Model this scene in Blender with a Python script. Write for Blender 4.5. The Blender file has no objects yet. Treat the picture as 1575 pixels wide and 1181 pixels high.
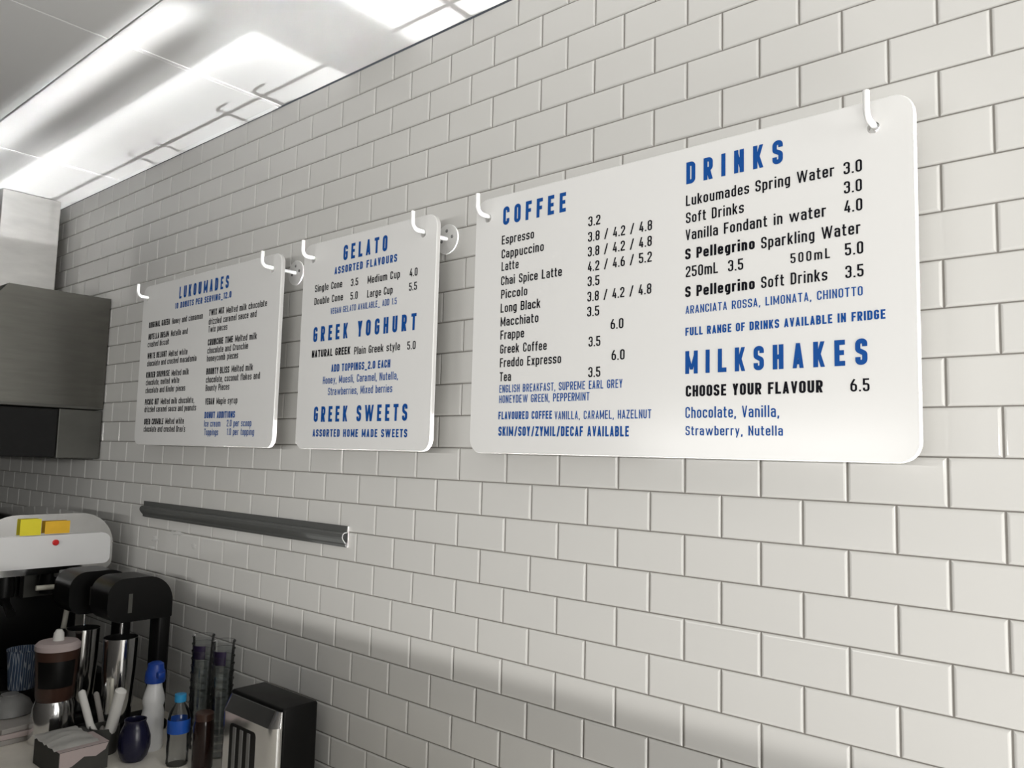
import bpy, bmesh, math, random
from mathutils import Vector, Matrix

C = bpy.context.scene.collection
ZO = 2.777                      # height of the first grout line over the floor
random.seed(7)

# ------------------------------------------------------------------ camera
cam_d = bpy.data.cameras.new('camera')
cam_d.sensor_width = 36.0
cam_d.lens = 27.683
cam = bpy.data.objects.new('camera', cam_d)
C.objects.link(cam)
_r = ((0.7613467, 0.6478391, 0.0256064), (-0.0387884, 0.0849378, -0.9956310), (-0.6471836, 0.7570272, 0.0897958))
cam.matrix_world = Matrix((
    (_r[0][0], -_r[1][0], -_r[2][0], 1.31345),
    (_r[0][1], -_r[1][1], -_r[2][1], -1.34991),
    (_r[0][2], -_r[1][2], -_r[2][2], -1.01464 + ZO),
    (0, 0, 0, 1)))
cam_d.clip_start = 0.02
bpy.context.scene.camera = cam

# ------------------------------------------------------------------ world, light, exposure
sc = bpy.context.scene
sc.view_settings.view_transform = 'Standard'
sc.view_settings.look = 'None'
sc.view_settings.gamma = 1.0
sc.view_settings.use_curve_mapping = False
sc.view_settings.exposure = 0.0
sc.cycles.transparent_max_bounces = 48
w = bpy.data.worlds.new('daylight')
sc.world = w
w.use_nodes = True
w.node_tree.nodes['Background'].inputs[0].default_value = (0.80, 0.88, 1.0, 1)
w.node_tree.nodes['Background'].inputs[1].default_value = 0.1

def area(name, loc, direction, sx, sy, power, color=(1, 1, 1), spread=180, up=(0, 0, 1)):
    d = bpy.data.lights.new(name, 'AREA')
    d.shape = 'RECTANGLE'; d.size = sx; d.size_y = sy
    d.energy = power; d.color = color; d.spread = math.radians(spread)
    o = bpy.data.objects.new(name, d)
    z = -Vector(direction).normalized()
    x = Vector(up).cross(z).normalized()
    y = z.cross(x)
    m = Matrix((x, y, z)).transposed().to_4x4()
    m.translation = Vector((loc[0], loc[1], loc[2] + ZO))
    o.matrix_world = m
    C.objects.link(o)
    return o

# daylight through an assumed shopfront window behind the camera
area('sky_daylight', (2.3, -2.95, -0.62), (-0.25, 1, -0.06), 2.6, 1.0, 17, (1.0, 0.985, 0.95))
# added thin strip lamps, so the unseen blocker gives a sharp shadow edge
area('strip_lamp', (-0.42, -2.95, -0.94), (0.03, 1, 0.0), 1.5, 0.055, 8.5, (1.0, 0.985, 0.95), 140)
area('strip_lamp', (1.77, -2.95, -0.94), (-0.15, 1, 0.0), 1.78, 0.055, 14.5, (1.0, 0.98, 0.94), 140)
# daylight through an assumed glazed opening in the end wall on the right
area('end_wall_daylight', (4.5, -0.95, -0.75), (-1, 0.05, 0.0), 1.2, 1.5, 46, (1.0, 0.985, 0.95))
# added fill lamp low down, with no seen source, brightening the ceiling
area('ceiling_fill', (2.2, -0.6, -2.35), (-0.25, 0, 1), 1.4, 0.9, 30, (1.0, 0.975, 0.93))
# added narrow-beam lamps imitating assumed reflected sun on the ceiling; no reflector is built
S60, C60 = math.sin(math.radians(60)), math.cos(math.radians(60))
def streak_lamp(name, x0, x1, y0, y1, power, spread):
    """an added narrow lamp below the frame, aimed up-left so that its patch lands on x0..x1, y0..y1 of the ceiling"""
    cx, cy, t = (x0 + x1) / 2, (y0 + y1) / 2, 4.2
    area(name, (cx + S60 * t, cy, 0.073 - C60 * t), (-S60, 0, C60), abs(y1 - y0), (x1 - x0) * C60, power, (1, 1, 1), spread)
streak_lamp('streak_lamp', -3.0, -0.53, -0.525, -0.44, 0.78, 1.9)
streak_lamp('streak_lamp', -3.0, -0.50, -0.31, 0.0, 1.55, 0.35)
streak_lamp('streak_lamp', -3.0, -0.50, -0.34, -0.24, 0.36, 2.4)
streak_lamp('streak_lamp', -0.60, -0.10, -0.48, 0.0, 0.34, 3.0)
streak_lamp('streak_lamp', -0.20, 1.6, -0.28, 0.0, 1.6, 0.5)
streak_lamp('streak_lamp', -3.2, -1.75, -0.75, 0.0, 1.2, 5.0)

# ------------------------------------------------------------------ materials
def mat(name, col, rough=0.5, metal=0.0, spec=0.5, coat=0.0, noise=None, trans=0.0, sss=0.0, aniso=0.0, ior=1.45):
    m = bpy.data.materials.new(name)
    m.use_nodes = True
    nt = m.node_tree
    b = nt.nodes['Principled BSDF']
    b.inputs['Base Color'].default_value = (*col, 1)
    b.inputs['Roughness'].default_value = rough
    b.inputs['Metallic'].default_value = metal
    b.inputs['Specular IOR Level'].default_value = spec
    b.inputs['Coat Weight'].default_value = coat
    b.inputs['Transmission Weight'].default_value = trans
    b.inputs['IOR'].default_value = ior
    if sss:
        b.inputs['Subsurface Weight'].default_value = sss
        b.inputs['Subsurface Radius'].default_value = (0.01, 0.01, 0.01)
    if noise:                                   # (scale, amount, stretch): worn, brushed or fibrous tone
        sc_, amt, st = noise
        tc = nt.nodes.new('ShaderNodeTexCoord')
        mp = nt.nodes.new('ShaderNodeMapping')
        mp.inputs['Scale'].default_value = st
        nz = nt.nodes.new('ShaderNodeTexNoise')
        nz.inputs['Scale'].default_value = sc_
        nz.inputs['Detail'].default_value = 4
        mx = nt.nodes.new('ShaderNodeMix'); mx.data_type = 'RGBA'
        lo = tuple(max(0, c * (1 - amt)) for c in col); hi = tuple(min(1, c * (1 + amt)) for c in col)
        mx.inputs[6].default_value = (*lo, 1); mx.inputs[7].default_value = (*hi, 1)
        nt.links.new(tc.outputs['Object'], mp.inputs['Vector'])
        nt.links.new(mp.outputs['Vector'], nz.inputs['Vector'])
        nt.links.new(nz.outputs['Fac'], mx.inputs[0])
        nt.links.new(mx.outputs[2], b.inputs['Base Color'])
    return m

M = {}
M['tile'] = mat('glazed_tile', (0.715, 0.708, 0.685), 0.09, spec=0.45, noise=(1.3, 0.03, (1, 1, 1)))
M['grout'] = mat('grout', (0.27, 0.255, 0.235), 0.9, noise=(60, 0.15, (1, 1, 1)))
M['ceiling'] = mat('ceiling_panel', (0.78, 0.78, 0.775), 0.6, noise=(3, 0.02, (1, 1, 1)))
M['ceiling_gap'] = mat('ceiling_gap', (0.10, 0.10, 0.10), 0.9)
M['tee'] = mat('ceiling_tee', (0.86, 0.86, 0.86), 0.4)
M['plaster'] = mat('painted_plaster', (0.34, 0.335, 0.325), 0.8, noise=(4, 0.04, (1, 1, 1)))
M['dark_wall'] = mat('dark_paint', (0.10, 0.10, 0.095), 0.7, noise=(4, 0.1, (1, 1, 1)))
M['floor'] = mat('floor_vinyl', (0.16, 0.155, 0.15), 0.5, noise=(9, 0.15, (1, 1, 1)))
M['acrylic'] = mat('white_acrylic', (0.85, 0.847, 0.835), 0.20, spec=0.5, noise=(1.5, 0.01, (1, 1, 1)))
M['blue'] = mat('blue_vinyl', (0.006, 0.078, 0.33), 0.55, spec=0.2, noise=(40, 0.05, (1, 1, 1)))
M['black'] = mat('black_vinyl', (0.004, 0.004, 0.008), 0.55, spec=0.15, noise=(40, 0.05, (1, 1, 1)))
M['white_metal'] = mat('white_powder_coat', (0.88, 0.88, 0.87), 0.35, noise=(20, 0.02, (1, 1, 1)))
M['screw'] = mat('screw_steel', (0.33, 0.33, 0.33), 0.3, 1.0, noise=(80, 0.2, (1, 1, 1)))
M['rail'] = mat('anodised_rail', (0.17, 0.175, 0.17), 0.5, 0.5, noise=(30, 0.08, (1, 30, 30)))
M['rail_cut'] = mat('cut_aluminium', (0.80, 0.80, 0.79), 0.35, 0.7, noise=(90, 0.1, (1, 1, 1)))
M['steel'] = mat('brushed_steel', (0.15, 0.147, 0.132), 0.33, 1.0, noise=(9, 0.16, (1, 1, 8)))  # hood steel; the dark room it mirrors is put into the colour
M['steel_lit'] = mat('lit_steel', (0.80, 0.79, 0.77), 0.36, 1.0, noise=(7, 0.2, (1, 1, 3)))  # lighter copy of that steel; light falling on the duct is in the colour
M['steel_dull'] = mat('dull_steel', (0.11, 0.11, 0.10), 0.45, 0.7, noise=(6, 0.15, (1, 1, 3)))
M['chrome'] = mat('polished_chrome', (0.80, 0.80, 0.80), 0.12, 1.0, noise=(5, 0.05, (1, 1, 1)))
M['black_plastic'] = mat('black_plastic', (0.006, 0.006, 0.006), 0.35, spec=0.22, noise=(20, 0.2, (1, 1, 1)))
M['black_matt'] = mat('black_recess', (0.004, 0.004, 0.004), 0.8, noise=(20, 0.2, (1, 1, 1)))
M['grey_plastic'] = mat('grey_plastic', (0.22, 0.22, 0.215), 0.45, noise=(20, 0.1, (1, 1, 1)))
M['yellow'] = mat('yellow_sticker', (0.85, 0.74, 0.03), 0.5, noise=(30, 0.05, (1, 1, 1)))
M['amber'] = mat('amber_sticker', (0.85, 0.50, 0.03), 0.5, noise=(30, 0.15, (1, 1, 1)))
M['red'] = mat('red_button', (0.65, 0.02, 0.02), 0.3, noise=(30, 0.05, (1, 1, 1)))
M['cream'] = mat('cream_enamel', (0.62, 0.60, 0.52), 0.4, noise=(20, 0.05, (1, 1, 1)))
M['counter'] = mat('beige_laminate', (0.84, 0.80, 0.72), 0.35, noise=(25, 0.08, (1, 1, 1)))
M['joinery'] = mat('grey_joinery', (0.25, 0.24, 0.23), 0.6, noise=(4, 0.08, (1, 1, 6)))
M['paper'] = mat('white_paper', (0.78, 0.77, 0.74), 0.8, noise=(30, 0.03, (1, 1, 1)))
M['pink_paper'] = mat('pinkish_card', (0.50, 0.42, 0.41), 0.7, noise=(30, 0.06, (1, 1, 1)))
M['card'] = mat('charcoal_card', (0.055, 0.055, 0.05), 0.7, noise=(30, 0.1, (1, 1, 1)))
M['board'] = mat('grey_carton', (0.36, 0.34, 0.32), 0.8, noise=(20, 0.1, (1, 1, 1)))
M['bottle_white'] = mat('white_bottle_plastic', (0.80, 0.80, 0.80), 0.3, noise=(10, 0.03, (1, 1, 1)))
M['cap_blue'] = mat('deep_blue_cap', (0.012, 0.055, 0.32), 0.35, noise=(10, 0.1, (1, 1, 1)))
M['cap_light'] = mat('light_blue_cap', (0.03, 0.30, 0.60), 0.35, noise=(10, 0.1, (1, 1, 1)))
M['label_blue'] = mat('blue_label', (0.015, 0.10, 0.50), 0.4, noise=(14, 0.3, (1, 1, 1)))
M['navy'] = mat('navy_glaze', (0.012, 0.012, 0.035), 0.25, noise=(8, 0.3, (1, 1, 1)))
M['brown_glass'] = mat('dark_sauce', (0.020, 0.010, 0.008), 0.15, noise=(8, 0.3, (1, 1, 1)))
M['brown'] = mat('chocolate_brown', (0.055, 0.026, 0.018), 0.3, noise=(8, 0.3, (1, 1, 1)))
def clear_plastic():
    """thin clear plastic: mostly see-through, mirror-like towards its edges"""
    m = bpy.data.materials.new('clear_plastic'); m.use_nodes = True
    nt = m.node_tree
    nt.nodes.remove(nt.nodes['Principled BSDF'])
    tr = nt.nodes.new('ShaderNodeBsdfTransparent'); tr.inputs['Color'].default_value = (0.90, 0.91, 0.91, 1)
    gl = nt.nodes.new('ShaderNodeBsdfGlossy'); gl.inputs['Roughness'].default_value = 0.12
    nz = nt.nodes.new('ShaderNodeTexNoise'); nz.inputs['Scale'].default_value = 30
    lw = nt.nodes.new('ShaderNodeLayerWeight'); lw.inputs['Blend'].default_value = 0.22
    ma = nt.nodes.new('ShaderNodeMath'); ma.operation = 'MULTIPLY_ADD'
    ma.inputs[1].default_value = 0.04
    nt.links.new(nz.outputs['Fac'], ma.inputs[0]); nt.links.new(lw.outputs['Fresnel'], ma.inputs[2])
    mx = nt.nodes.new('ShaderNodeMixShader')
    nt.links.new(ma.outputs[0], mx.inputs[0]); nt.links.new(tr.outputs[0], mx.inputs[1]); nt.links.new(gl.outputs[0], mx.inputs[2])
    nt.links.new(mx.outputs[0], nt.nodes['Material Output'].inputs['Surface'])
    return m
M['clear'] = clear_plastic()
M['purple'] = mat('purple_print', (0.035, 0.018, 0.075), 0.4, noise=(20, 0.1, (1, 1, 1)))

M['residue'] = mat('dried_sealant', (0.92, 0.91, 0.86), 0.35, noise=(90, 0.2, (1, 1, 1)))
M['residue'].node_tree.nodes['Principled BSDF'].inputs['Alpha'].default_value = 0.8

def patterned():
    m = mat('blue_checked_paper', (0.09, 0.13, 0.20), 0.6)
    nt = m.node_tree; b = nt.nodes['Principled BSDF']
    tc = nt.nodes.new('ShaderNodeTexCoord')
    br = nt.nodes.new('ShaderNodeTexBrick')
    br.inputs['Scale'].default_value = 40
    br.inputs['Color1'].default_value = (0.05, 0.09, 0.16, 1)
    br.inputs['Color2'].default_value = (0.03, 0.05, 0.10, 1)
    br.inputs['Mortar'].default_value = (0.32, 0.36, 0.42, 1)
    br.inputs['Mortar Size'].default_value = 0.03
    nt.links.new(tc.outputs['Object'], br.inputs['Vector'])
    nt.links.new(br.outputs['Color'], b.inputs['Base Color'])
    return m
M['patterned'] = patterned()

# ------------------------------------------------------------------ helpers
def link(o, parent=None):
    C.objects.link(o)
    if parent is not None:
        o.parent = parent
    return o

def obj(name, bm, m, parent=None, smooth=False):
    me = bpy.data.meshes.new(name)
    bmesh.ops.recalc_face_normals(bm, faces=bm.faces[:])
    bm.to_mesh(me); bm.free()
    me.materials.append(M[m] if isinstance(m, str) else m)
    if smooth:
        me.shade_smooth()
        try:
            me.set_sharp_from_angle(angle=math.radians(38))
        except Exception:
            pass
    return link(bpy.data.objects.new(name, me), parent)

def tag(o, label, cat, group=None, kind=None):
    o['label'] = label; o['category'] = cat
    if group: o['group'] = group
    if kind: o['kind'] = kind
    return o

def thing(name, label, cat, loc=(0, 0, 0), rotz=0.0, group=None):
    o = bpy.data.objects.new(name, None)
    o.empty_display_size = 0.05
    o.location = (loc[0], loc[1], loc[2] + ZO); o.rotation_euler = (0, 0, rotz)
    C.objects.link(o)
    return tag(o, label, cat, group)

def struct(name, bm, m, label, cat):
    o = obj(name, bm, m)
    for v in o.data.vertices:
        v.co.z += ZO
    return tag(o, label, cat, None, 'structure')

def copy_tree(o, parent=None):
    c = o.copy(); C.objects.link(c)
    if parent is not None: c.parent = parent
    for ch in list(o.children):
        copy_tree(ch, c)
    return c

def box(bm, x0, x1, y0, y1, z0, z1, bev=0.0, seg=2):
    r = bmesh.ops.create_cube(bm, size=1.0)
    vs = r['verts']
    for v in vs:
        v.co = Vector(((x0 + x1) / 2 + v.co.x * (x1 - x0), (y0 + y1) / 2 + v.co.y * (y1 - y0), (z0 + z1) / 2 + v.co.z * (z1 - z0)))
    if bev:
        es = list({e for v in vs for e in v.link_edges})
        bmesh.ops.bevel(bm, geom=es, offset=bev, segments=seg, affect='EDGES', profile=0.5)
    return bm

def B(*a, **k):
    return box(bmesh.new(), *a, **k)

def lathe(prof, n=32, cx=0.0, cy=0.0, bm=None, a0=0.0, a1=2 * math.pi):
    """prof: (radius, z) from bottom to top"""
    bm = bm or bmesh.new()
    full = abs(a1 - a0 - 2 * math.pi) < 1e-6
    rings = []
    for r, z in prof:
        if r < 1e-6 and full:
            rings.append([bm.verts.new((cx, cy, z))]); continue
        k = n if full else n + 1
        rings.append([bm.verts.new((cx + r * math.cos(a0 + (a1 - a0) * i / n), cy + r * math.sin(a0 + (a1 - a0) * i / n), z)) for i in range(k)])
    for a, b in zip(rings[:-1], rings[1:]):
        m_ = n
        for i in range(m_):
            j = (i + 1) % n if full else i + 1
            if len(a) == 1 and len(b) == 1: continue
            if len(a) == 1: bm.faces.new((a[0], b[j], b[i]))
            elif len(b) == 1: bm.faces.new((a[i], a[j], b[0]))
            else: bm.faces.new((a[i], a[j], b[j], b[i]))
    return bm

def tube(bm, pts, r, n=14, caps=True):
    """a round bar swept along points"""
    pts = [Vector(p) for p in pts]
    rings = []
    up = None
    for i, p in enumerate(pts):
        if i == 0: d = pts[1] - pts[0]
        elif i == len(pts) - 1: d = pts[-1] - pts[-2]
        else: d = (pts[i + 1] - pts[i]).normalized() + (pts[i] - pts[i - 1]).normalized()
        d.normalize()
        if up is None:
            up = Vector((1, 0, 0)) if abs(d.x) < 0.9 else Vector((0, 1, 0))
        x = (up - d * up.dot(d)).normalized(); y = d.cross(x); up = x
        rr = r[i] if isinstance(r, (list, tuple)) else r
        rings.append([bm.verts.new(p + x * rr * math.cos(2 * math.pi * k / n) + y * rr * math.sin(2 * math.pi * k / n)) for k in range(n)])
    for a, b in zip(rings[:-1], rings[1:]):
        for k in range(n):
            bm.faces.new((a[k], a[(k + 1) % n], b[(k + 1) % n], b[k]))
    if caps:
        bm.faces.new(rings[0][::-1]); bm.faces.new(rings[-1])
    return bm

def prism(bm, poly, axis, a, b):
    """extrude a closed 2-D outline along an axis: 'x' uses (y,z), 'y' uses (x,z), 'z' uses (x,y)"""
    def P(u, v, t):
        return {'x': (t, u, v), 'y': (u, t, v), 'z': (u, v, t)}[axis]
    A = [bm.verts.new(P(u, v, a)) for u, v in poly]
    Bv = [bm.verts.new(P(u, v, b)) for u, v in poly]
    n = len(poly)
    bm.faces.new(A); bm.faces.new(Bv[::-1])
    for i in range(n):
        bm.faces.new((A[i], Bv[i], Bv[(i + 1) % n], A[(i + 1) % n]))
    return bm

def rrect(x0, x1, z0, z1, r, n=6):
    """rounded rectangle outline, counter-clockwise; r = one radius or (bl, br, tr, tl)"""
    if not isinstance(r, (tuple, list)): r = (r,) * 4
    pts = []
    for (cx, cz, a0, rr) in ((x0 + r[0], z0 + r[0], math.pi, r[0]), (x1 - r[1], z0 + r[1], 1.5 * math.pi, r[1]),
                             (x1 - r[2], z1 - r[2], 0.0, r[2]), (x0 + r[3], z1 - r[3], 0.5 * math.pi, r[3])):
        if rr <= 0: pts.append((cx, cz)); continue
        for i in range(n + 1):
            a = a0 + 0.5 * math.pi * i / n
            pts.append((cx + rr * math.cos(a), cz + rr * math.sin(a)))
    return pts

# ------------------------------------------------------------------ the setting
PITCH, ROW = 0.14813, 0.077
X_L, X_R, Y_F, Z_C, Z_F = -3.3, 4.6, -3.0, 0.073, -ZO

def tiled_wall():
    """white subway tiles in running bond, each a pillowed block in a bed of grout"""
    bm = bmesh.new()
    g, gz = 0.0014, 0.0010                                   # half the joint
    rings = ((0.0, -0.0050), (0.0, -0.0034), (0.0006, -0.0021), (0.0016, -0.0010), (0.0030, -0.0003), (0.0046, 0.0))
    for v in range(0, 30):                       # row v lies between line v-1 and line v
        z1, z0 = -(v - 1) * ROW, -v * ROW
        z1 = min(z1, Z_C)
        off = 0.0 if v % 2 == 0 else 0.5
        k = math.floor((X_L / PITCH) - off) + 0
        while True:
            xa, xb = (k + off) * PITCH, (k + off + 1) * PITCH
            k += 1
            if xb <= X_L: continue
            if xa >= X_R: break
            xa, xb = max(xa, X_L), min(xb, X_R)
            if xb - xa < 0.012: continue
            tx, tz = random.gauss(0, 0.0016), random.gauss(0, 0.0016)
            cx, cz = (xa + xb) / 2, (z0 + z1) / 2
            lift = random.uniform(-0.00015, 0.00015)
            prev = None
            for ins, dep in rings:
                q = []
                for (x, z) in ((xa + g + ins, z0 + gz + ins), (xb - g - ins, z0 + gz + ins), (xb - g - ins, z1 - gz - ins), (xa + g + ins, z1 - gz - ins)):
                    y = -dep - lift - (tx * (x - cx) + tz * (z - cz)) * (1 if dep > -0.003 else 0)
                    q.append(bm.verts.new((x, y, z)))
                if prev:
                    for i in range(4):
                        bm.faces.new((prev[i], prev[(i + 1) % 4], q[(i + 1) % 4], q[i]))
                prev = q
            bm.faces.new(prev)
    n_tile = len(bm.faces)
    box(bm, X_L, X_R, 0.0036, 0.12, Z_F, Z_C)
    bm.faces.ensure_lookup_table()
    for f in bm.faces[n_tile:]:
        f.material_index = 1
    o = struct('wall_back', bm, 'tile', 'white glazed subway tile wall in running bond behind the hanging menu boards', 'wall')
    o.data.materials.append(M['grout'])
    return o
tiled_wall()

def ceiling():
    bm = bmesh.new()
    xs = [X_L, -3.15, -2.0, -0.85, 0.30, 1.45, 2.60, 3.75, X_R]
    ys = [0.0, -0.524, -1.124, -1.724, -2.324, -2.924, Y_F]
    g = 0.0022
    for i in range(len(xs) - 1):
        for j in range(len(ys) - 1):
            box(bm, xs[i] + g, xs[i + 1] - g, ys[j + 1] + g, ys[j] - g, Z_C, Z_C + 0.012, 0.0015, 1)
    n = len(bm.faces)
    box(bm, X_L, X_R, Y_F, 0.0, Z_C + 0.012, Z_C + 0.06)
    bm.faces.ensure_lookup_table()
    for f in bm.faces[n:]: f.material_index = 1
    o = struct('ceiling', bm, 'ceiling', 'pale grey panelled ceiling with thin joints and bright streaks of reflected light', 'ceiling')  # the streaks are cast by the added lamps below
    o.data.materials.append(M['ceiling_gap'])
    return o
ceiling()
# slim white cover strips over the cross joints
bm = bmesh.new()
for x in (-2.0, -0.85):
    box(bm, x + 0.003, x + 0.018, -0.522, -0.004, Z_C - 0.0025, Z_C + 0.001)
struct('trim_1', bm, 'tee', 'thin white strips along the cross joints of the ceiling', 'trim')
bm = bmesh.new()
prism(bm, [(-0.0045, Z_C - 0.004), (-0.016, Z_C - 0.0005), (-0.0045, Z_C - 0.0005)], 'x', -2.9, -0.85)
struct('trim_2', bm, 'tee', 'rough white sealant line where tiled wall meets the ceiling', 'trim')

struct('floor', B(X_L, X_R, Y_F, 0.0, Z_F - 0.05, Z_F), 'floor', 'dark vinyl floor of the shop', 'floor')
struct('wall_left', B(X_L - 0.1, X_L, Y_F, 0.0, Z_F, Z_C), 'dark_wall', 'dark end wall behind the exhaust hood', 'wall')
bm = bmesh.new()                                 # end wall with an assumed glazed opening
box(bm, X_R, X_R + 0.1, Y_F, -2.3, Z_F, Z_C)
box(bm, X_R, X_R + 0.1, -0.3, 0.0, Z_F, Z_C)
box(bm, X_R, X_R + 0.1, -2.3, -0.3, Z_F, -1.65)
box(bm, X_R, X_R + 0.1, -2.3, -0.3, 0.04, Z_C)
struct('wall_right', bm, 'dark_wall', 'dark end wall on the right around an assumed window', 'wall')
bm = bmesh.new()
for y in (-2.3, -1.3, -0.34):
    box(bm, X_R + 0.02, X_R + 0.07, y, y + 0.04, -1.65, 0.04)
struct('window_2', bm, 'grey_plastic', 'frame of the assumed window in the end wall', 'window')
bm = bmesh.new()                                 # wall with the assumed shopfront opening
WX0, WX1, WZ0, WZ1 = -1.3, 4.0, -1.62, -0.02
box(bm, X_L, WX0, Y_F - 0.1, Y_F, Z_F, Z_C)
box(bm, WX1, X_R, Y_F - 0.1, Y_F, Z_F, Z_C)
box(bm, WX0, WX1, Y_F - 0.1, Y_F, Z_F, WZ0)
box(bm, WX0, WX1, Y_F - 0.1, Y_F, WZ1, Z_C)
struct('wall_front', bm, 'plaster', 'painted wall opposite the tiles around the assumed shopfront window', 'wall')
bm = bmesh.new()
for x in (WX0, 0.56, 2.75, WX1 - 0.04):
    box(bm, x, x + 0.04, Y_F - 0.07, Y_F - 0.02, WZ0, WZ1)
for z in (WZ0, WZ1 - 0.04):
    box(bm, WX0, WX1, Y_F - 0.07, Y_F - 0.02, z, z + 0.04)
struct('window_1', bm, 'grey_plastic', 'frame of the assumed shopfront window', 'window')

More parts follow.
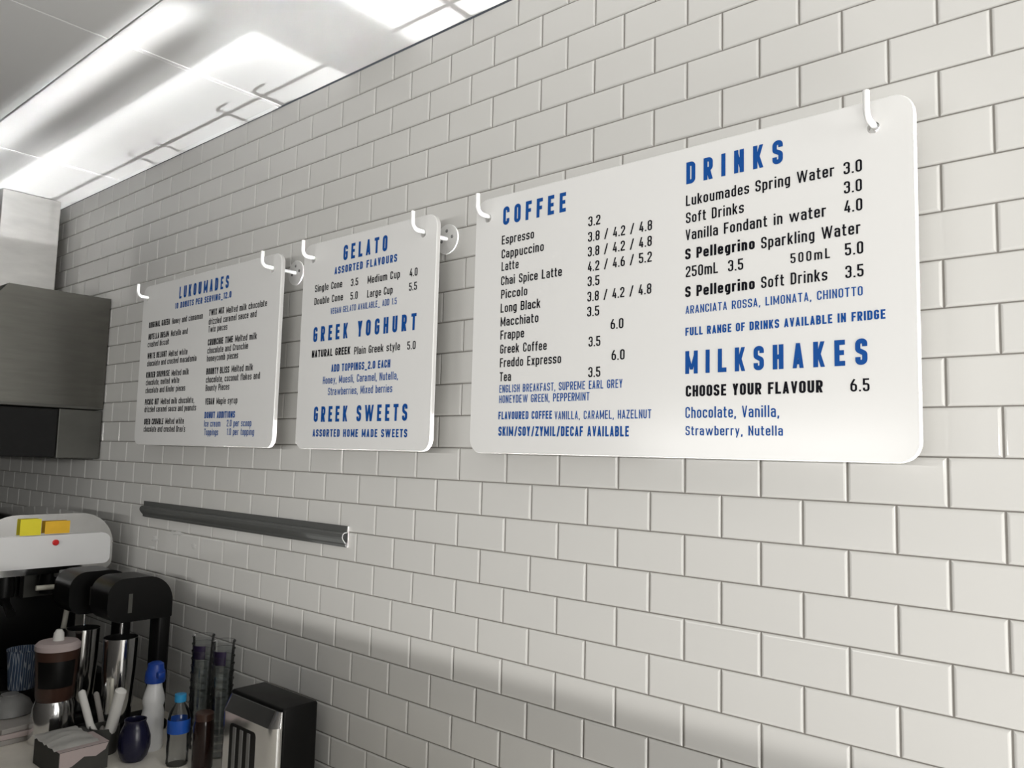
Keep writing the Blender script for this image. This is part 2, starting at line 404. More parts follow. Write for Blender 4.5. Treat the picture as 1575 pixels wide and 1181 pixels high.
# ------------------------------------------------------------------ lettering: a condensed stroke alphabet
def glyph(ch, wt):
    """-> (width, strokes). stroke = ('s', points, closed) or ('d', x0, y0, x1, y1); cap height is 1"""
    t, wu, wl = {'h': (0.190, 0.44, 0.41), 'b': (0.178, 0.44, 0.42), 'l': (0.130, 0.41, 0.385), 't': (0.120, 0.40, 0.375)}[wt]
    low = ch.islower()
    w_ = wl if low else wu
    if ch in 'Mm': w_ *= 1.36 if ch == 'M' else 1.62
    if ch in 'Ww': w_ *= 1.85
    if ch in 'ftr': w_ *= 0.74
    if ch in 'LEFJ': w_ *= 0.90
    if ch == '1': w_ *= 0.62
    if ch in 'Iil.': w_ = t
    if ch in ",'": w_ = t * 1.1
    if ch == '/': w_ = 0.40
    if ch == '_': w_ = 0.42
    l, r, m = t / 2, w_ - t / 2, w_ / 2
    T, Bo, xh = 1 - t / 2, t / 2, 0.74
    X, D = xh - t / 2, -0.21 + t / 2
    R = min((w_ - t) / 2 * 0.98, 0.15)
    hw = t * (0.72 if ch in 'NM' else 0.86 if ch in 'WwVvAXyK' else 1.0)                                 # horizontal width of a slanted stroke
    s = lambda *p, closed=False: ('s', [tuple(q) + (0,) * (3 - len(q)) for q in p], closed)
    d = lambda x0, y0, x1, y1: ('d', x0, y0, x1, y1, hw)
    a, b = hw / 2, w_ - hw / 2
    G = {
        'A': lambda: [d(a, 0, m, 1), d(b, 0, m, 1), s((w_ * .24, .25), (w_ * .76, .25))],
        'B': lambda: [s((l, 0), (l, 1)), s((l, T), (r - .015, T, R), (r - .015, .515, R * .8), (l, .515)), s((l, .515), (r, .515, R), (r, Bo, R), (l, Bo))],
        'C': lambda: [s((r, .66), (r, T, R), (l, T, R), (l, Bo, R), (r, Bo, R), (r, .34))],
        'D': lambda: [s((l, Bo), (l, T), (r, T, R), (r, Bo, R), closed=True)],
        'E': lambda: [s((w_, T), (l, T), (l, Bo), (w_, Bo)), s((l, .51), (w_ * .90, .51))],
        'F': lambda: [s((w_, T), (l, T), (l, 0)), s((l, .50), (w_ * .90, .50))],
        'G': lambda: [s((r, .70), (r, T, R), (l, T, R), (l, Bo, R), (r, Bo, R), (r, .48), (m * .95, .48))],
        'H': lambda: [s((l, 0), (l, 1)), s((r, 0), (r, 1)), s((l, .5), (r, .5))],
        'I': lambda: [s((l, 0), (l, 1))],
        'J': lambda: [s((r, 1), (r, Bo, R), (l, Bo, R), (l, .3))],
        'K': lambda: [s((l, 0), (l, 1)), d(l + t * .35, .34, b, 1), d(m * .92, .55, b + .01, 0)],
        'L': lambda: [s((l, 1), (l, Bo), (w_, Bo))],
        'M': lambda: [s((l, 0), (l, 1)), s((r, 0), (r, 1)), d(a, 1, m, .18), d(b, 1, m, .18)],
        'N': lambda: [s((l, 0), (l, 1)), s((r, 0), (r, 1)), d(a, 1, b, 0)],
        'O': lambda: [s((l, Bo, R), (l, T, R), (r, T, R), (r, Bo, R), closed=True)],
        'P': lambda: [s((l, 0), (l, 1)), s((l, T), (r, T, R), (r, .44, R), (l, .44))],
        'Q': lambda: [s((l, Bo, R), (l, T, R), (r, T, R), (r, Bo, R), closed=True), d(m, .25, b, -.05)],
        'R': lambda: [s((l, 0), (l, 1)), s((l, T), (r, T, R), (r, .47, R), (l, .47)), d(m, .47, b, 0)],
        'S': lambda: [s((r, .70), (r, T, R), (l, T, R), (l, .57, R * .8), (r, .43, R * .8), (r, Bo, R), (l, Bo, R), (l, .30))],
        'T': lambda: [s((0, T), (w_, T)), s((m, 0), (m, T))],
        'U': lambda: [s((l, 1), (l, Bo, R), (r, Bo, R), (r, 1))],
        'V': lambda: [d(a, 1, m, 0), d(b, 1, m, 0)],
        'W': lambda: [d(a, 1, w_ * .29, 0), d(m, 1, w_ * .29, 0), d(m, 1, w_ * .71, 0), d(b, 1, w_ * .71, 0)],
        'X': lambda: [d(a, 0, b, 1), d(a, 1, b, 0)],
        'Y': lambda: [d(a, 1, m, .40), d(b, 1, m, .40), s((m, 0), (m, .44))],
        'Z': lambda: [s((0, T), (w_, T)), s((0, Bo), (w_, Bo)), d(a, t * .5, b, 1 - t * .5)],
        '0': lambda: [s((l, Bo, R), (l, T, R), (r, T, R), (r, Bo, R), closed=True)],
        '1': lambda: [s((r, 0), (r, 1)), d(a * .9, .80, r, .95)],
        '2': lambda: [s((l, .70), (l, T, R), (r, T, R), (r, .62, .06), (l, Bo + .10, .05), (l, Bo), (w_, Bo))],
        '3': lambda: [s((l, .72), (l, T, R), (r, T, R), (r, .53, R * .8), (m * .8, .53)), s((m * .8, .53), (r, .53, R * .8), (r, Bo, R), (l, Bo, R), (l, .28))],
        '4': lambda: [s((0, .24), (w_, .24)), s((w_ * .72, 0), (w_ * .72, .55)), d(a, .24, w_ * .60, 1)],
        '5': lambda: [s((w_ * .95, T), (l, T), (l, .56), (r, .58, R), (r, Bo, R), (l, Bo, R), (l, .28))],
        '6': lambda: [s((l, .56, R * .7), (r, .56, R), (r, Bo, R), (l, Bo, R), closed=True), s((l, .25), (l, .58, .2), (w_ * .62, 1 - t * .2))],
        '8': lambda: [s((l, .52, R), (l, T, R), (r, T, R), (r, .52, R), closed=True), s((l, Bo, R), (l, .52, R), (r, .52, R), (r, Bo, R), closed=True)],
        '.': lambda: [s((l, 0), (l, t))],
        ',': lambda: [s((w_ / 2, 0), (w_ / 2, t)), d(w_ * .5, t * .1, w_ * .30, -.13)],
        "'": lambda: [d(w_ / 2, .74, w_ / 2, 1)],
        '/': lambda: [d(a, -.04, b, 1.02)],
        '_': lambda: [s((0, -.06), (w_, -.06))],
        'a': lambda: [s((l, .55), (l, X, R), (r, X, R), (r, 0)), s((r, .43), (l, .43, R * .8), (l, Bo, R * .8), (r, Bo))],
        'b': lambda: [s((l, 0), (l, 1)), s((l, X), (r, X, R), (r, Bo, R), (l, Bo))],
        'c': lambda: [s((r, .50), (r, X, R), (l, X, R), (l, Bo, R), (r, Bo, R), (r, .24))],
        'd': lambda: [s((r, 0), (r, 1)), s((r, X), (l, X, R), (l, Bo, R), (r, Bo))],
        'e': lambda: [s((r, .22), (r, Bo, R), (l, Bo, R), (l, X, R), (r, X, R), (r, .37), (t, .37))],
        'f': lambda: [s((w_, T), (w_ * .42, T, R), (w_ * .42, 0)), s((0, X), (w_ * .95, X))],
        'g': lambda: [s((r, X), (l, X, R), (l, Bo, R), (r, Bo)), s((r, xh), (r, D, R), (l + .01, D))],
        'h': lambda: [s((l, 0), (l, 1)), s((l, X), (r, X, R), (r, 0))],
        'i': lambda: [s((l, 0), (l, xh)), s((l, .87), (l, .87 + t))],
        'k': lambda: [s((l, 0), (l, 1)), d(l + t * .3, .25, b, xh), d(m * .9, .42, b + .01, 0)],
        'l': lambda: [s((l, 0), (l, 1))],
        'm': lambda: [s((l, 0), (l, xh)), s((l, X), (m, X, R), (m, 0)), s((m, X), (r, X, R), (r, 0))],
        'n': lambda: [s((l, 0), (l, xh)), s((l, X), (r, X, R), (r, 0))],
        'o': lambda: [s((l, Bo, R), (l, X, R), (r, X, R), (r, Bo, R), closed=True)],
        'p': lambda: [s((l, -.21), (l, xh)), s((l, X), (r, X, R), (r, Bo, R), (l, Bo))],
        'r': lambda: [s((l, 0), (l, xh)), s((l, X - .03), (l + .06, X), (w_, X))],
        's': lambda: [s((r, .53), (r, X, R), (l, X, R), (l, .42, R * .6), (r, .32, R * .6), (r, Bo, R), (l, Bo, R), (l, .21))],
        't': lambda: [s((w_ * .38, .95), (w_ * .38, Bo, R), (w_, Bo)), s((0, X), (w_ * .95, X))],
        'u': lambda: [s((l, xh), (l, Bo, R), (r, Bo)), s((r, 0), (r, xh))],
        'v': lambda: [d(a, xh, m, 0), d(b, xh, m, 0)],
        'w': lambda: [d(a, xh, w_ * .29, 0), d(m, xh, w_ * .29, 0), d(m, xh, w_ * .71, 0), d(b, xh, w_ * .71, 0)],
        'x': lambda: [d(a, 0, b, xh), d(a, xh, b, 0)],
        'y': lambda: [d(a, xh, m, 0), d(b, xh, w_ * .30, -.21)],
        'z': lambda: [s((0, X), (w_, X)), s((0, Bo), (w_, Bo)), d(a, t * .5, b, xh - t * .5)],
    }
    return w_, t, G[ch]()

def fillet(pts, closed, n=5):
    out = []
    k = len(pts)
    for i, (x, y, r) in enumerate(pts):
        if r <= 0 or (not closed and i in (0, k - 1)):
            out.append((x, y)); continue
        p = Vector((x, y)); a = Vector(pts[i - 1][:2]) - p; b = Vector(pts[(i + 1) % k][:2]) - p
        la, lb = a.length, b.length
        a.normalize(); b.normalize()
        ang = math.acos(max(-1, min(1, a.dot(b))))
        if ang > 3.1: out.append((x, y)); continue
        tl = min(r / math.tan(ang / 2), la * 0.499, lb * 0.499)
        rr = tl * math.tan(ang / 2)
        c = p + (a + b).normalized() * (rr / math.sin(ang / 2))
        p0 = p + a * tl; p1 = p + b * tl
        v0, v1 = p0 - c, p1 - c
        sweep = math.atan2(v0.x * v1.y - v0.y * v1.x, v0.dot(v1))
        for j in range(n + 1):
            th = sweep * j / n
            out.append((c.x + v0.x * math.cos(th) - v0.y * math.sin(th), c.y + v0.x * math.sin(th) + v0.y * math.cos(th)))
    return out

def ribbon(pts, closed, t):
    """left and right edge points of a stroke of width t"""
    P = [Vector(p) for p in pts]
    Q = [P[0]]
    for p in P[1:]:
        if (p - Q[-1]).length > 1e-5: Q.append(p)
    if closed and (Q[0] - Q[-1]).length < 1e-5: Q.pop()
    P = Q; n = len(P); Lf, Rt = [], []
    for i in range(n):
        d0 = (P[i] - P[i - 1]) if (i > 0 or closed) else (P[1] - P[0])
        d1 = (P[(i + 1) % n] - P[i]) if (i < n - 1 or closed) else (P[-1] - P[-2])
        d0 = d0.normalized(); d1 = d1.normalized()
        n0 = Vector((-d0.y, d0.x)); n1 = Vector((-d1.y, d1.x))
        mm = n0 + n1
        if mm.length < 1e-4: mm = n0
        mm.normalize()
        k = (t / 2) / max(0.35, mm.dot(n0))
        Lf.append(P[i] + mm * k); Rt.append(P[i] - mm * k)
    return Lf, Rt

def set_line(bm, text, x0, x1, z, h, wt, y):
    """cut one line of lettering into bm on the plane y, spread to run from x0 to x1 with its baseline at z"""
    gl = [(None if c == ' ' else glyph(c, wt)) for c in text]
    SP = 0.24
    ws = [SP if g is None else g[0] for g in gl]
    want = (x1 - x0) / h
    gaps = len(text) - 1
    tot = sum(ws)
    sp = (want - tot) / max(1, gaps)
    k = 1.0
    lo = 0.085
    if sp < lo:
        sp = lo * min(1, want / (tot + lo * gaps)); k = (want - sp * gaps) / tot
    elif wt in 'ltb' and sp > 0.14 and gaps:
        k = min(1.25, (want - 0.14 * gaps) / tot); sp = (want - k * tot) / gaps
    elif gaps == 0:
        k = want / tot; sp = 0
    cx = 0.0
    lay = 0
    for g, w_ in zip(gl, ws):
        if g is not None:
            _, t, strokes = g
            for st in strokes:
                if st[0] == 'd':
                    _, ax, ay, bx, by, _w = st
                    hw = st[5] / 2
                    q = [(ax - hw, ay), (ax + hw, ay), (bx + hw, by), (bx - hw, by)]
                    quads = [q]
                else:
                    Lf, Rt = ribbon(fillet(st[1], st[2]), st[2], t)
                    m_ = len(Lf)
                    quads = []
                    for i in range(m_ if st[2] else m_ - 1):
                        j = (i + 1) % m_
                        quads.append([Rt[i], Rt[j], Lf[j], Lf[i]])
                lay = (lay + 1) % 8                # crossing strokes lie a hair apart so they never share a plane
                for q in quads:
                    vs = [bm.verts.new((x0 + (cx + p[0] * k) * h, y - lay * 0.0001, z + p[1] * h)) for p in q]
                    f = bm.faces.new(vs)
        cx += w_ * k + sp

LEFT_TEXT = [
    ('heading', 'LUKOUMADES', -1.2612, -0.9441, -0.5164, 0.041, 'h', 'B'),
    ('subheading', '10 DONUTS PER SERVING_12.0', -1.2856, -0.9239, -0.5494, 0.0205, 'b', 'B'),
    ('donuts left', 'ORIGINAL GREEK', -1.4712, -1.3152, -0.5993, 0.0205, 'b', 'K'),
    ('donuts left', 'Honey and cinnamon', -1.3, -1.0933, -0.6002, 0.0205, 'l', 'K'),
    ('donuts left', 'NUTELLA DREAM', -1.4679, -1.3176, -0.6415, 0.0205, 'b', 'K'),
    ('donuts left', 'Nutella and', -1.3023, -1.1875, -0.6421, 0.0205, 'l', 'K'),
    ('donuts left', 'crushed biscuit', -1.47, -1.3118, -0.6683, 0.0205, 'l', 'K'),
    ('donuts left', 'WHITE DELIGHT', -1.4666, -1.3230, -0.7099, 0.0205, 'b', 'K'),
    ('donuts left', 'Melted white', -1.3089, -1.1799, -0.7113, 0.0205, 'l', 'K'),
    ('donuts left', 'chocolate and crushed macadamia', -1.4656, -1.1177, -0.7368, 0.0205, 'l', 'K'),
    ('donuts left', 'KINDER SURPRISE', -1.4653, -1.2940, -0.7776, 0.0205, 'b', 'K'),
    ('donuts left', 'Melted milk', -1.28, -1.1627, -0.7786, 0.0205, 'l', 'K'),
    ('donuts left', 'chocolate, melted white', -1.4644, -1.2235, -0.8039, 0.0205, 'l', 'K'),
    ('donuts left', 'chocolate and Kinder pieces', -1.4632, -1.1796, -0.8317, 0.0205, 'l', 'K'),
    ('donuts left', 'PICNIC HIT', -1.4613, -1.3587, -0.8728, 0.0205, 'b', 'K'),
    ('donuts left', 'Melted milk chocolate,', -1.3445, -1.1154, -0.8729, 0.0205, 'l', 'K'),
    ('donuts left', 'drizzled caramel sauce and peanuts', -1.4605, -1.1003, -0.8983, 0.0205, 'l', 'K'),
    ('donuts left', 'OREO CRUMBLE', -1.457, -1.3155, -0.9414, 0.0205, 'b', 'K'),
    ('donuts left', 'Melted white', -1.3015, -1.1745, -0.9406, 0.0205, 'l', 'K'),
    ('donuts left', "chocolate and crushed Oreo's", -1.4575, -1.1625, -0.9668, 0.0205, 'l', 'K'),
    ('donuts right', 'TWIX MIX', -1.0539, -0.9624, -0.5953, 0.0205, 'b', 'K'),
    ('donuts right', 'Melted milk chocolate', -0.9486, -0.7218, -0.5977, 0.0205, 'l', 'K'),
    ('donuts right', 'drizzled caramel sauce and', -1.0528, -0.775, -0.6242, 0.0205, 'l', 'K'),
    ('donuts right', 'Twix pieces', -1.0521, -0.9372, -0.6496, 0.0205, 'l', 'K'),
    ('donuts right', 'CRUNCHIE TIME', -1.0506, -0.8994, -0.6918, 0.0205, 'b', 'K'),
    ('donuts right', 'Melted milk', -0.8869, -0.7664, -0.692, 0.0205, 'l', 'K'),
    ('donuts right', 'chocolate and Crunchie', -1.0499, -0.8116, -0.718, 0.0205, 'l', 'K'),
    ('donuts right', 'honeycomb pieces', -1.0504, -0.8643, -0.7434, 0.0205, 'l', 'K'),
    ('donuts right', 'BOUNTY BLISS', -1.0488, -0.9110, -0.7852, 0.0205, 'b', 'K'),
    ('donuts right', 'Melted milk', -0.8974, -0.7783, -0.7844, 0.0205, 'l', 'K'),
    ('donuts right', 'chocolate, coconut flakes and', -1.0482, -0.7386, -0.8115, 0.0205, 'l', 'K'),
    ('donuts right', 'Bounty Pieces', -1.0473, -0.9046, -0.8378, 0.0205, 'l', 'K'),
    ('donuts right', 'VEGAN', -1.0444, -0.9898, -0.8811, 0.0205, 'b', 'K'),
    ('donuts right', 'Maple syrup', -0.9758, -0.854, -0.881, 0.0205, 'l', 'K'),
    ('additions heading', 'DONUT ADDITIONS', -1.044, -0.8631, -0.9241, 0.0205, 'b', 'B'),
    ('additions', 'Ice cream', -1.0432, -0.9446, -0.9506, 0.0205, 't', 'B'),
    ('additions', '2.0 per scoop', -0.9074, -0.7697, -0.9503, 0.0205, 't', 'B'),
    ('additions', 'Toppings', -1.0399, -0.9549, -0.9774, 0.0205, 't', 'B'),
    ('additions', '1.0 per topping', -0.9044, -0.7532, -0.9763, 0.0205, 't', 'B'),
]
MID_TEXT = [
    ('heading', 'GELATO', -0.3678, -0.191, -0.5122, 0.041, 'h', 'B'),
    ('subheading', 'ASSORTED FLAVOURS', -0.4034, -0.1518, -0.5454, 0.0198, 'b', 'B'),
    ('items', 'Single Cone', -0.4878, -0.3672, -0.584, 0.0198, 'l', 'K'),
    ('items', 'Medium Cup', -0.2628, -0.1388, -0.5877, 0.0198, 'l', 'K'),
    ('items', 'Double Cone', -0.4879, -0.3618, -0.6198, 0.0198, 'l', 'K'),
    ('items', 'Large Cup', -0.2621, -0.1636, -0.6242, 0.0198, 'l', 'K'),
    ('prices', '3.5', -0.3309, -0.3009, -0.5863, 0.0198, 'l', 'K'),
    ('prices', '4.0', -0.1036, -0.0754, -0.5902, 0.0198, 'l', 'K'),
    ('prices', '5.0', -0.3303, -0.3003, -0.6221, 0.0198, 'l', 'K'),
    ('prices', '5.5', -0.1041, -0.0759, -0.625, 0.0198, 'l', 'K'),
    ('notice', 'VEGAN GELATO AVAILABLE_ ADD 1.5', -0.4127, -0.1471, -0.6525, 0.0165, 't', 'B'),
    ('heading', 'GREEK YOGHURT', -0.4849, -0.0736, -0.7226, 0.041, 'h', 'B'),
    ('items', 'NATURAL GREEK', -0.4873, -0.321, -0.7651, 0.0198, 'b', 'K'),
    ('items', 'Plain Greek style', -0.3048, -0.1285, -0.7677, 0.0198, 'l', 'K'),
    ('prices', '5.0', -0.1024, -0.0728, -0.7688, 0.0198, 'l', 'K'),
    ('notice', 'ADD TOPPINGS_2.0 EACH', -0.3979, -0.1616, -0.8083, 0.0198, 'b', 'B'),
    ('toppings', 'Honey, Muesli, Caramel, Nutella,', -0.4322, -0.1315, -0.839, 0.0198, 't', 'B'),
    ('toppings', 'Strawberries, Mixed berries', -0.4075, -0.1507, -0.8697, 0.0198, 't', 'B'),
    ('heading', 'GREEK SWEETS', -0.4652, -0.0928, -0.9398, 0.041, 'h', 'B'),
    ('subheading', 'ASSORTED HOME MADE SWEETS', -0.4669, -0.0906, -0.9792, 0.0198, 'b', 'B'),
]
RIGHT_TEXT = [
    ('heading', 'COFFEE', 0.1946, 0.3655, -0.5141, 0.041, 'h', 'B'),
    ('items left', 'Espresso', 0.1926, 0.2832, -0.5571, 0.0198, 'l', 'K'),
    ('items left', 'Cappuccino', 0.193, 0.3101, -0.5882, 0.0198, 'l', 'K'),
    ('items left', 'Latte', 0.194, 0.2423, -0.616, 0.0198, 'l', 'K'),
    ('items left', 'Chai Spice Latte', 0.1937, 0.3589, -0.6478, 0.0198, 'l', 'K'),
    ('items left', 'Piccolo', 0.1948, 0.2683, -0.6775, 0.0198, 'l', 'K'),
    ('items left', 'Long Black', 0.1945, 0.3045, -0.7081, 0.0198, 'l', 'K'),
    ('items left', 'Macchiato', 0.1955, 0.3002, -0.7381, 0.0198, 'l', 'K'),
    ('items left', 'Frappe', 0.1959, 0.2625, -0.767, 0.0198, 'l', 'K'),
    ('items left', 'Greek Coffee', 0.1963, 0.3235, -0.7978, 0.0198, 'l', 'K'),
    ('items left', 'Freddo Expresso', 0.1967, 0.3615, -0.8274, 0.0198, 'l', 'K'),
    ('items left', 'Tea', 0.1971, 0.2293, -0.8578, 0.0198, 'l', 'K'),
    ('prices left', '3.2', 0.4224, 0.4515, -0.5558, 0.0198, 'l', 'K'),
    ('prices left', '3.8 / 4.2 / 4.8', 0.4225, 0.5683, -0.5873, 0.0198, 'l', 'K'),
    ('prices left', '3.8 / 4.2 / 4.8', 0.4225, 0.5681, -0.6175, 0.0198, 'l', 'K'),
    ('prices left', '4.2 / 4.6 / 5.2', 0.4231, 0.5684, -0.6478, 0.0198, 'l', 'K'),
    ('prices left', '3.5', 0.4232, 0.4515, -0.6777, 0.0198, 'l', 'K'),
    ('prices left', '3.8 / 4.2 / 4.8', 0.4232, 0.5681, -0.7084, 0.0198, 'l', 'K'),
    ('prices left', '3.5', 0.4233, 0.4521, -0.7385, 0.0198, 'l', 'K'),
    ('prices left', '6.0', 0.479, 0.5081, -0.7683, 0.0198, 'l', 'K'),
    ('prices left', '3.5', 0.428, 0.456, -0.7987, 0.0198, 'l', 'K'),
    ('prices left', '6.0', 0.4822, 0.5117, -0.8287, 0.0198, 'l', 'K'),
    ('prices left', '3.5', 0.4286, 0.4571, -0.859, 0.0198, 'l', 'K'),
    ('teas', 'ENGLISH BREAKFAST, SUPREME EARL GREY', 0.1972, 0.5076, -0.8823, 0.0165, 't', 'B'),
    ('teas', 'HONEYDEW GREEN, PEPPERMINT', 0.1974, 0.4325, -0.9046, 0.0165, 't', 'B'),
    ('flavours left', 'FLAVOURED COFFEE', 0.1966, 0.341, -0.9395, 0.0165, 'b', 'B'),
    ('flavours left', 'VANILLA, CARAMEL, HAZELNUT', 0.3478, 0.5706, -0.941, 0.0165, 't', 'B'),
    ('notice left', 'SKIM/SOY/ZYMIL/DECAF AVAILABLE', 0.1978, 0.5229, -0.9746, 0.0198, 'b', 'B'),
    ('heading', 'DRINKS', 0.6389, 0.8184, -0.5144, 0.041, 'h', 'B'),
    ('items right', 'Lukoumades Spring Water', 0.6385, 0.902, -0.5552, 0.0198, 'l', 'K'),
    ('items right', 'Soft Drinks', 0.6387, 0.7494, -0.5874, 0.0198, 'l', 'K'),
    ('items right', 'Vanilla Fondant in water', 0.6381, 0.8885, -0.619, 0.0198, 'l', 'K'),
    ('items right', 'S Pellegrino', 0.6376, 0.7688, -0.6543, 0.0198, 'b', 'K'),
    ('items right', 'Sparkling Water', 0.7801, 0.941, -0.6558, 0.0198, 'l', 'K'),
    ('items right', '250mL', 0.6389, 0.7017, -0.687, 0.0198, 'l', 'K'),
    ('items right', '500mL', 0.8302, 0.8941, -0.6882, 0.0165, 'l', 'K'),
    ('items right', 'S Pellegrino', 0.6381, 0.7687, -0.7237, 0.0198, 'b', 'K'),
    ('items right', 'Soft Drinks', 0.7799, 0.8895, -0.7239, 0.0198, 'l', 'K'),
    ('prices right', '3.0', 0.9164, 0.9446, -0.5563, 0.0198, 'l', 'K'),
    ('prices right', '3.0', 0.9166, 0.9441, -0.5878, 0.0198, 'l', 'K'),
    ('prices right', '4.0', 0.9168, 0.9443, -0.6191, 0.0198, 'l', 'K'),
    ('prices right', '3.5', 0.7204, 0.7483, -0.6872, 0.0198, 'l', 'K'),
    ('prices right', '5.0', 0.9171, 0.9447, -0.6881, 0.0198, 'l', 'K'),
    ('prices right', '3.5', 0.9172, 0.9447, -0.7243, 0.0198, 'l', 'K'),
    ('flavours right', 'ARANCIATA ROSSA, LIMONATA, CHINOTTO', 0.639, 0.9429, -0.7542, 0.0147, 't', 'B'),
    ('notice right', 'FULL RANGE OF DRINKS AVAILABLE IN FRIDGE', 0.6389, 0.9752, -0.7938, 0.0147, 'b', 'B'),
    ('heading', 'MILKSHAKES', 0.639, 0.9486, -0.8626, 0.041, 'h', 'B'),
    ('notice', 'CHOOSE YOUR FLAVOUR', 0.6403, 0.8806, -0.9033, 0.0198, 'b', 'K'),
    ('prices right', '6.5', 0.9227, 0.9509, -0.9035, 0.0198, 'l', 'K'),
    ('flavours right', 'Chocolate, Vanilla,', 0.6399, 0.81, -0.9414, 0.0198, 't', 'B'),
    ('flavours right', 'Strawberry, Nutella', 0.6404, 0.8159, -0.9719, 0.0165, 't', 'B'),
]

# ------------------------------------------------------------------ the menu boards on their wall hooks
Y_FRONT, Y_BACK = -0.085, -0.072
Z_TOP, Z_BOT = -0.445, -1.0125
ROD_Z, ROD_R, HOLE_R = -0.4855, 0.0050, 0.0095

def board_panel(x0, x1, holes):
    """a sheet of acrylic with rounded corners, polished edges and two hanging holes, in board coordinates"""
    bm = bmesh.new()
    hz = ROD_Z + ROD_R - HOLE_R
    def loop(pts, y):
        return [bm.verts.new((x, y, z)) for x, z in pts]
    def ring_edges(vs):
        return [bm.edges.new((vs[i], vs[(i + 1) % len(vs)])) for i in range(len(vs))]
    def circ(x, r, n=20):
        return [(x + r * math.cos(2 * math.pi * i / n), hz + r * math.sin(2 * math.pi * i / n)) for i in range(n)]
    c = 0.0018
    faces = []
    sets = {}
    for side, y in (('f', Y_FRONT), ('b', Y_BACK)):
        o = loop(rrect(x0 + c, x1 - c, Z_BOT + c, Z_TOP - c, 0.032 - c, 8), y)
        es = ring_edges(o)
        hs = []
        for hx in holes:
            h = loop(circ(hx, HOLE_R), y)
            es += ring_edges(h); hs.append(h)
        bmesh.ops.triangle_fill(bm, edges=es, use_beauty=True, use_dissolve=False)
        sets[side] = (o, hs)
    o1 = loop(rrect(x0, x1, Z_BOT, Z_TOP, 0.032, 8), Y_FRONT + c)
    o2 = loop(rrect(x0, x1, Z_BOT, Z_TOP, 0.032, 8), Y_BACK - c)
    n = len(o1)
    for A, Bv in ((sets['f'][0], o1), (o1, o2), (o2, sets['b'][0])):
        for i in range(n):
            bm.faces.new((A[i], A[(i + 1) % n], Bv[(i + 1) % n], Bv[i]))
    for hf, hb in zip(sets['f'][1], sets['b'][1]):
        for i in range(len(hf)):
            bm.faces.new((hf[i], hb[i], hb[(i + 1) % len(hf)], hf[(i + 1) % len(hf)]))
    return bm

PART_NAMES = {
    'heading': 'heading_lettering', 'subheading': 'subheading_lettering', 'items left': 'item_lettering', 'items right': 'item_lettering',
    'items': 'item_lettering', 'prices': 'price_lettering', 'prices left': 'price_lettering', 'prices right': 'price_lettering',
    'teas': 'variety_lettering', 'flavours left': 'variety_lettering', 'flavours right': 'variety_lettering', 'toppings': 'variety_lettering',
    'notice': 'notice_lettering', 'notice left': 'notice_lettering', 'notice right': 'notice_lettering',
    'donuts left': 'item_lettering', 'donuts right': 'item_lettering', 'additions heading': 'subheading_lettering', 'additions': 'price_lettering'}

def menu_board(x0, x1, holes, rows, label):
    ox = (x0 + x1) / 2
    t = thing('menu_board', label, 'sign', (ox, Y_BACK, Z_BOT), 0, 'hanging menu boards')
    def local(bm):
        bmesh.ops.translate(bm, vec=(-ox, -Y_BACK, -Z_BOT), verts=bm.verts[:])
        return bm
    obj('panel', local(board_panel(x0, x1, holes)), 'acrylic', t)
    for g, text, xa, xb, z, h, wt, col in rows:
        bm = bmesh.new()
        set_line(bm, text, xa, xb, z, h, wt, Y_FRONT - 0.0004)
        o = obj(PART_NAMES[g], local(bm), 'blue' if col == 'B' else 'black', t)
        o['label'] = ('blue ' if col == 'B' else 'black ') + PART_NAMES[g].replace('_', ' ')
    return t

menu_board(-1.528, -0.656, (-1.497, -0.704), LEFT_TEXT, 'square white menu board of donut toppings, farthest one, beside the steel hood')
menu_board(-0.547, -0.013, (-0.503, -0.061), MID_TEXT, 'narrow white menu board headed with gelato, hanging between two wider boards')
menu_board(0.112, 1.021, (0.149, 0.962), RIGHT_TEXT, 'wide white menu board listing coffee, drinks and milkshakes, the nearest one')

def wall_hook(x, label):
    """white rod on a round plate screwed to the tiles, bent up at its end to hold a board"""
    t = thing('wall_hook', label, 'hook', (x, 0, ROD_Z), 0, 'white hooks holding the menu boards')
    bm = bmesh.new()
    n = 40
    prof = [(0.0, -0.0005), (0.0365, -0.0005), (0.0375, -0.0012), (0.0375, -0.0052), (0.0368, -0.0060), (0.0, -0.0060)]
    lathe([(r, -y) for r, y in prof], n, bm=bm)
    bmesh.ops.rotate(bm, cent=(0, 0, 0), matrix=Matrix.Rotation(math.radians(90), 3, 'X'), verts=bm.verts[:])
    obj('mounting_plate', bm, 'white_metal', t, True)
    pts = [(0, -0.006, 0), (0, -0.104, 0)]
    R = 0.016
    for i in range(1, 9):
        a = math.radians(90 * i / 8)
        pts.append((0, -0.104 - R * math.sin(a), R - R * math.cos(a)))
    pts.append((0, -0.120, 0.042))
    bm = tube(bmesh.new(), pts, ROD_R, 16, True)
    obj('rod', bm, 'white_metal', t, True)
    for dx, dz in ((0.019, 0.004), (-0.017, -0.004), (0.0, 0.021)):
        bm = lathe([(0.0045, 0.0055), (0.0045, 0.0068), (0.003, 0.0082), (0.0016, 0.0084), (0.0016, 0.0074), (0.0, 0.0074)], 16)
        bmesh.ops.rotate(bm, cent=(0, 0, 0), matrix=Matrix.Rotation(math.radians(90), 3, 'X'), verts=bm.verts[:])
        bmesh.ops.translate(bm, vec=(dx, 0, dz), verts=bm.verts[:])
        obj('screw', bm, 'screw', t, True)
    return t

